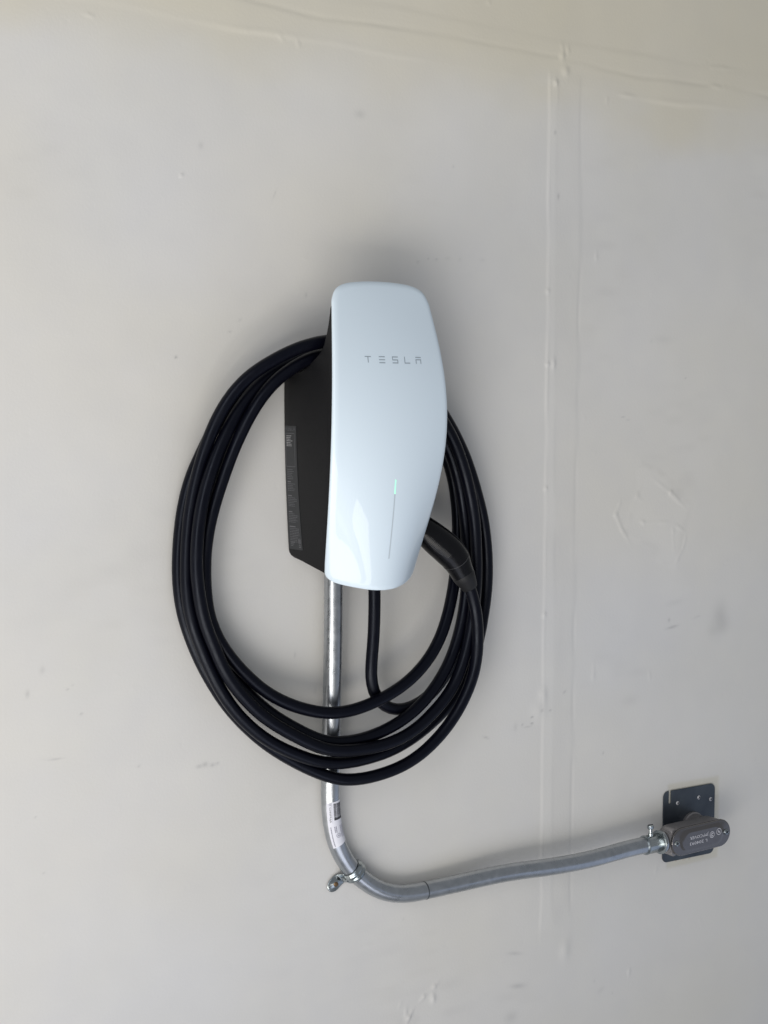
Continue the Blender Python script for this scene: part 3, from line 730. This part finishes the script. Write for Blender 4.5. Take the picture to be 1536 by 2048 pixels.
tv, tf, tw, th_ = text_tris('Western', 0.0062)
g.add([st_pt(0.30 - x * 0.0185 / tw / L_, 0.155 - y * 0.62 / ((TH1 - TH0) * PR) * -1, 0.0003) for x, y in tv], tf)
g.make('lettering', m_ink, sticker, smooth=False)
g = Geo()
def st_rows(a0, a1, ts, w, m):
    for t in ts:
        a = a0
        while a < a1:
            l_ = random.uniform(0.012, 0.03)
            st_bar(a, t, min(a + l_, a1), t + w); a += l_ + 0.006
st_bar(0.05, 0.232, 0.48, 0.240)
st_rows(0.05, 0.11, (0.12, 0.18), 0.03, None)
st_rows(0.55, 0.97, (0.10, ), 0.045, None)
st_rows(0.55, 0.68, (0.28, 0.35), 0.04, None)
st_rows(0.55, 0.82, (0.58, 0.67, 0.76), 0.03, None)
for k in range(14):
    t0, t1 = 2 * math.pi * k / 14, 2 * math.pi * (k + 1) / 14
    for r_ in (0.0028,):
        f = lambda t, rr_: (0.75 + rr_ * math.cos(t) / L_, 0.42 + rr_ * math.sin(t) / ((TH1 - TH0) * PR))
        q = [f(t0, r_), f(t1, r_), f(t1, r_ - 0.0005), f(t0, r_ - 0.0005)]
        g.add([st_pt(*v, 0.0003) for v in q], [(0, 1, 2, 3)])
st_bar(0.735, 0.38, 0.765, 0.41); st_bar(0.735, 0.43, 0.765, 0.46)
g.make('sticker_print', m_inkgrey, sticker, smooth=False)

# ------------------------------------------------------------------ pipe strap on the bend
ss = pipe_s(0.0107, -0.5173)
k_ = min(range(len(ps.s)), key=lambda i: abs(ps.s[i] - ss))
C0 = ps.p[k_].copy(); E1 = ps.T[k_].copy(); E1.y = 0; E1.normalize()
NN = Vector((0, -1, 0)); E2 = E1.cross(NN)
if E2.x > 0: E2 = -E2
pc_ = -C0.y
strap = thing('pipe_strap', 'shiny zinc one hole strap clamping the conduit at its bend', 'pipe strap', (C0.x, 0, C0.z))
def sp(e1, e2, p): return Vector((C0.x, 0, C0.z)) + E1 * e1 + E2 * e2 + NN * p
prof1 = [(-0.0068, 0.0), (-0.0060, 0.0006), (-0.0046, 0.0012), (-0.0034, 0.0026), (-0.0022, 0.0026), (-0.0010, 0.0013), (0.0010, 0.0013), (0.0022, 0.0026), (0.0034, 0.0026), (0.0046, 0.0012), (0.0060, 0.0006), (0.0068, 0.0)]
rows_ = []
for k in range(33):                      # from hooked end (up-right, near the wall) over the pipe to the foot side
    an = R(-118 + 208 * k / 32)
    rows_.append([sp(e, math.sin(an) * (PR + 0.0003 + h), pc_ + math.cos(an) * (PR + 0.0003 + h)) for e, h in prof1])
g = Geo(); g.grid(rows_)
o = g.make('strap_loop', m_zinc, strap, sharp=None)
md = o.modifiers.new('thickness', 'SOLIDIFY'); md.thickness = 0.0008; md.offset = 1
# foot: flares off the loop, then a rounded embossed tab lying on the wall
rows_ = []
ts = np.linspace(0, 1, 26)
for t in ts:
    e2 = 0.0108 + 0.0245 * t
    half = 0.0080 if t < 0.62 else 0.0080 * math.sqrt(max(0.0, 1 - ((t - 0.62) / 0.385) ** 2))
    neck = 0.0080 - 0.0006 * math.exp(-((t - 0.16) / 0.10) ** 2)
    half = min(half, neck)
    pb_ = 0.0015 + 0.0105 * (1 - min(1, t / 0.22)) ** 2
    row = []
    for q in np.linspace(-1, 1, 15):
        domeh = 0.0026 * math.exp(-((q * 1.3) ** 2)) * math.exp(-((t - 0.45) / 0.32) ** 2)
        row.append(sp(q * half - 0.0030 * min(1, t * 2.5), e2, pb_ + domeh + 0.0006 * (1 - q * q)))
    rows_.append(row)
g = Geo(); g.grid(rows_)
o = g.make('strap_foot', m_zinc, strap, sharp=None)
md = o.modifiers.new('thickness', 'SOLIDIFY'); md.thickness = 0.0009; md.offset = 1
c = sp(-0.0026, 0.0245, 0.0040)
lathe(c, NN + E2 * 0.2, [(0, 0.0032), (0.0010, 0.0031), (0.0016, 0.0024), (0.0018, 0.0012)], 20).make('screw_head', m_brown_refl, strap)

# ------------------------------------------------------------------ set screw connector on the conduit end
F0 = ps.p[-1].copy(); FA = ps.T[-1].copy()
FA = (Vector((0.4870, -0.0360, Z0 - 0.5462)) - F0).normalized()
fit = thing('conduit_connector', 'short zinc set screw connector joining the conduit to the grey box', 'connector', F0)
lathe(F0 - FA * 0.001, FA, [(-0.0005, 0.0111), (-0.0005, 0.0126), (0.0006, 0.0131), (0.0016, 0.0131), (0.0026, 0.0126), (0.0245, 0.0126), (0.0250, 0.0122)], 48).make('sleeve', m_zinc, fit, sharp=50)
lathe(F0 + FA * 0.0236, FA, [(0, 0.0124), (0.0002, 0.0150), (0.0008, 0.0160), (0.0024, 0.0160), (0.0030, 0.0152), (0.0031, 0.012)], 48).make('shoulder_ring', m_zinc, fit, sharp=40)
lathe(F0 + FA * 0.0272, FA, [(0, 0.012), (0, 0.0150), (0.0022, 0.0150), (0.0022, 0.012)], 48).make('lock_nut', m_galv, fit, sharp=40)
up = (Vector((0, 0, 1)) - FA * FA.z).normalized()
sc0 = F0 + FA * 0.0085 + up * 0.0118 + Vector((0, -0.0015, 0))
screw = lathe(sc0, up, [(0, 0.0034), (0.0036, 0.0034), (0.0040, 0.0023), (0.0098, 0.0021), (0.0098, 0.0040), (0.0106, 0.0045), (0.0140, 0.0045), (0.0150, 0.0034), (0.0153, 0.0015)], 24).make('set_screw', m_zinc, fit, sharp=40)
bm = bmesh.new()
bmesh.ops.create_cube(bm, size=1.0)
for v in bm.verts: v.co = Vector((v.co.x * 0.0078, v.co.y * 0.0012, v.co.z * 0.0008)) + sc0 + up * 0.0152 - root_loc(screw)
me = bpy.data.meshes.new('screw_slot'); bm.to_mesh(me); bm.free(); me.materials.append(m_gasket)
o = bpy.data.objects.new('screw_slot', me); COL.objects.link(o); o.parent = screw

# ------------------------------------------------------------------ conduit body in front of the junction box cover
BC = Vector((0.5362, 0, Z0 - 0.5452)); tilt = R(1.6)
bx, bz = Vector((math.cos(tilt), 0, math.sin(tilt))), Vector((-math.sin(tilt), 0, math.cos(tilt)))
body = thing('conduit_outlet', 'dark grey oblong conduit body with embossed oval cover on the wall', 'conduit fitting', (BC.x, 0, BC.z))
def bpnt(x, z, p): return BC + bx * x + bz * z + NN * p
def stadium(hl, r_, n_=14):
    o_ = []
    for k in range(n_ + 1):
        t = R(-90 + 180 * k / n_); o_.append((hl + r_ * math.cos(t), r_ * math.sin(t)))
    for k in range(n_ + 1):
        t = R(90 + 180 * k / n_); o_.append((-hl + r_ * math.cos(t), r_ * math.sin(t)))
    return o_
HL, RR_ = 0.0345, 0.0180
def loft(layers, name, m, parent, front_cap=True, back_cap=True, sharp=40):
    rows_ = [[bpnt(x, z, p) for x, z in stadium(hl, r_)] for hl, r_, p in layers]
    g_ = Geo(); g_.grid(rows_, close_u=True)
    if back_cap: g_.fan(rows_[0])
    if front_cap: g_.fan(rows_[-1])
    return g_.make(name, m, parent, sharp=sharp)
loft([(HL - 0.004, 0.0125, 0.0165), (HL - 0.002, 0.0150, 0.0178), (HL - 0.0006, 0.0168, 0.0215), (HL, 0.0174, 0.027), (HL, 0.0178, 0.0480), (HL, RR_, 0.0492)], 'housing', m_cast, body)
loft([(HL, RR_ + 0.0004, 0.0490), (HL, RR_ + 0.0008, 0.0494), (HL, RR_ + 0.0008, 0.0502), (HL, RR_ + 0.0002, 0.0506)], 'gasket', m_gasket, body)
# pressed steel cover: flat rim, raised oval centre field
cover = loft([(HL, RR_ + 0.0003, 0.0505), (HL, RR_ + 0.0009, 0.0510), (HL, RR_ + 0.0009, 0.0520), (HL, RR_ + 0.0003, 0.0528), (HL, RR_ - 0.0012, 0.0530),
              (HL - 0.0085, 0.0158, 0.0529), (HL - 0.0095, 0.0146, 0.0534), (HL - 0.0105, 0.0134, 0.0546), (HL - 0.0118, 0.0122, 0.0552), (HL - 0.0130, 0.0112, 0.0553)], 'cover', m_cover, body)
PC = 0.0553
g = Geo()
for s_, zc_, xc_, sz_ in (('L 204093', 0.0042, 0.0083, 0.0058), ('JM*COVER', -0.0042, 0.0068, 0.0058)):
    tv, tf, tw, th_ = text_tris(s_, sz_)
    k = 0.0335 / tw if s_[0] == 'J' else 0.0315 / tw
    b0 = [bpnt(-(x * k) - xc_ * 1.0, -y - zc_, PC + 0.0003) for x, y in tv]
    g.add(b0, tf)
g.make('lettering', m_emboss, cover, smooth=False)
def ringmark(g, x, z, r_, w, nn=22):
    inn = [bpnt(x + (r_ - w) * math.cos(2 * math.pi * k / nn), z + (r_ - w) * math.sin(2 * math.pi * k / nn), PC + 0.0003) for k in range(nn)]
    out_ = [bpnt(x + r_ * math.cos(2 * math.pi * k / nn), z + r_ * math.sin(2 * math.pi * k / nn), PC + 0.0003) for k in range(nn)]
    g.grid([inn, out_], close_u=True)
g = Geo()
ringmark(g, 0.0165, 0.0018, 0.0044, 0.0007); ringmark(g, 0.0292, 0.0040, 0.0046, 0.0007)
def bar(x0, z0, x1, z1, w):
    v = Vector((x1 - x0, z1 - z0)); q = Vector((-v.y, v.x)).normalized() * w / 2
    g.add([bpnt(x0 + q.x, z0 + q.y, PC + 0.0003), bpnt(x1 + q.x, z1 + q.y, PC + 0.0003), bpnt(x1 - q.x, z1 - q.y, PC + 0.0003), bpnt(x0 - q.x, z0 - q.y, PC + 0.0003)], [(0, 1, 2, 3)])
bar(0.0160, 0.0046, 0.0160, -0.0012, 0.0011); bar(0.0160, 0.0040, 0.0188, 0.0030, 0.0008); bar(0.0162, 0.0008, 0.0186, -0.0004, 0.0008); bar(0.0140, 0.003, 0.0140, 0.0004, 0.0007)
bar(0.0280, 0.0062, 0.0280, 0.0022, 0.0009); bar(0.0280, 0.0024, 0.0298, 0.0052, 0.0009); bar(0.0298, 0.0052, 0.0298, 0.0014, 0.0008); bar(0.0298, 0.0014, 0.0312, 0.0036, 0.0008)
g.make('approval_mark', m_emboss, cover, smooth=False)
for sx in (-1, 1):
    q = bpnt(sx * (HL + RR_ - 0.0072), 0, 0.0527)
    scr = lathe(q, NN, [(0, 0.0042), (0.0008, 0.0041), (0.0020, 0.0033), (0.0025, 0.0018)], 24).make('cover_screw', m_zinc, body)
    g = Geo()
    for an in (0.5, 0.5 + math.pi / 2):
        e = bx * math.cos(an) + bz * math.sin(an); f_ = NN.cross(e)
        c = q + NN * 0.00285
        g.add([c + e * 0.0027 + f_ * 0.0005, c - e * 0.0027 + f_ * 0.0005, c - e * 0.0027 - f_ * 0.0005, c + e * 0.0027 - f_ * 0.0005], [(0, 1, 2, 3)])
    g.make('screw_recess', m_gasket, scr, smooth=False)
# threaded inlet on the conduit side with cast lugs, and the rear hub through the cover plate
q = bpnt(-HL - RR_ + 0.0135, -0.0008, 0.0350)
lathe(q, -bx, [(0, 0.0162), (0.0110, 0.0160), (0.0128, 0.0152), (0.0134, 0.0135)], 40).make('inlet_hub', m_cast, body)
for zz, pz in ((0.0138, 0.0435), (-0.0142, 0.0435)):
    c = bpnt(-HL - RR_ + 0.0075, zz, pz)
    lathe(c - NN * 0.012, NN, [(0, 0.0050), (0.0150, 0.0050), (0.0165, 0.0042)], 20).make('screw_lug', m_cast, body)
lathe(bpnt(0.0295, 0.0000, 0.0020), NN, [(0, 0.0190), (0.0040, 0.0190), (0.0050, 0.0172), (0.0175, 0.0170)], 44).make('rear_hub', m_cast, body)

# ------------------------------------------------------------------ square junction box cover
plate = thing('junction_box_cover', 'square galvanised box cover plate with shade in its colour, fixed to the wall behind the grey fitting', 'cover plate', (0.5610, 0, Z0 - 0.5440))
X0_, X1_, ZL, ZU = 0.5125, 0.6085, Z0 - 0.5905, Z0 - 0.4905
rc = 0.0085
slx0, slx1, slz = 0.5222, 0.5262, ZU - 0.0165
poly = []
def corner(cx_, cz_, a0):
    for k in range(7):
        t = R(a0 + 90 * k / 6); poly.append((cx_ + rc * math.cos(t), cz_ + rc * math.sin(t)))
corner(X1_ - rc, ZL + rc, -90); corner(X1_ - rc, ZU - rc, 0)
poly.append((slx1, ZU))
for k in range(7):
    t = R(0 - 180 * k / 6); poly.append(((slx0 + slx1) / 2 + (slx1 - slx0) / 2 * math.cos(t), slz + (slx1 - slx0) / 2 * math.sin(t)))
poly.append((slx0, ZU))
corner(X0_ + rc, ZU - rc, 90); corner(X0_ + rc, ZL + rc, 180)
bm = bmesh.new()
off = root_loc(plate)
vs = [bm.verts.new(Vector((x, -0.0005, z)) - off) for x, z in poly]
fc = bm.faces.new(vs)
ex = bmesh.ops.extrude_face_region(bm, geom=[fc])
for v in [e for e in ex['geom'] if isinstance(e, bmesh.types.BMVert)]: v.co.y -= 0.0017
bmesh.ops.recalc_face_normals(bm, faces=bm.faces)
me = bpy.data.meshes.new('plate'); bm.to_mesh(me); bm.free(); me.materials.append(m_plate)
o = bpy.data.objects.new('plate', me); COL.objects.link(o); o.parent = plate
md = o.modifiers.new('edge', 'BEVEL'); md.width = 0.0005; md.segments = 2; md.limit_method = 'ANGLE'
for x, z in ((0.5385, ZU - 0.0190), (0.5780, ZU - 0.0165), (0.6005, ZU - 0.0220), (0.5215, ZL + 0.0125)):
    nib = lathe((x, -0.0021, z), (0, -1, 0), [(0, 0.0028), (0.0006, 0.0026), (0.0012, 0.0016), (0.0013, 0.0006)], 18).make('screw_head', m_emboss if z > ZL + 0.03 else m_plate, plate)
    g = Geo()
    for an in (0.4, 0.4 + math.pi / 2):
        e = Vector((math.cos(an), 0, math.sin(an))); f_ = NN.cross(e); c = Vector((x, -0.0037, z))
        g.add([c + e * 0.0024 + f_ * 0.0005, c - e * 0.0024 + f_ * 0.0005, c - e * 0.0024 - f_ * 0.0005, c + e * 0.0024 - f_ * 0.0005], [(0, 1, 2, 3)])
    g.make('screw_recess', m_gasket, nib, smooth=False)
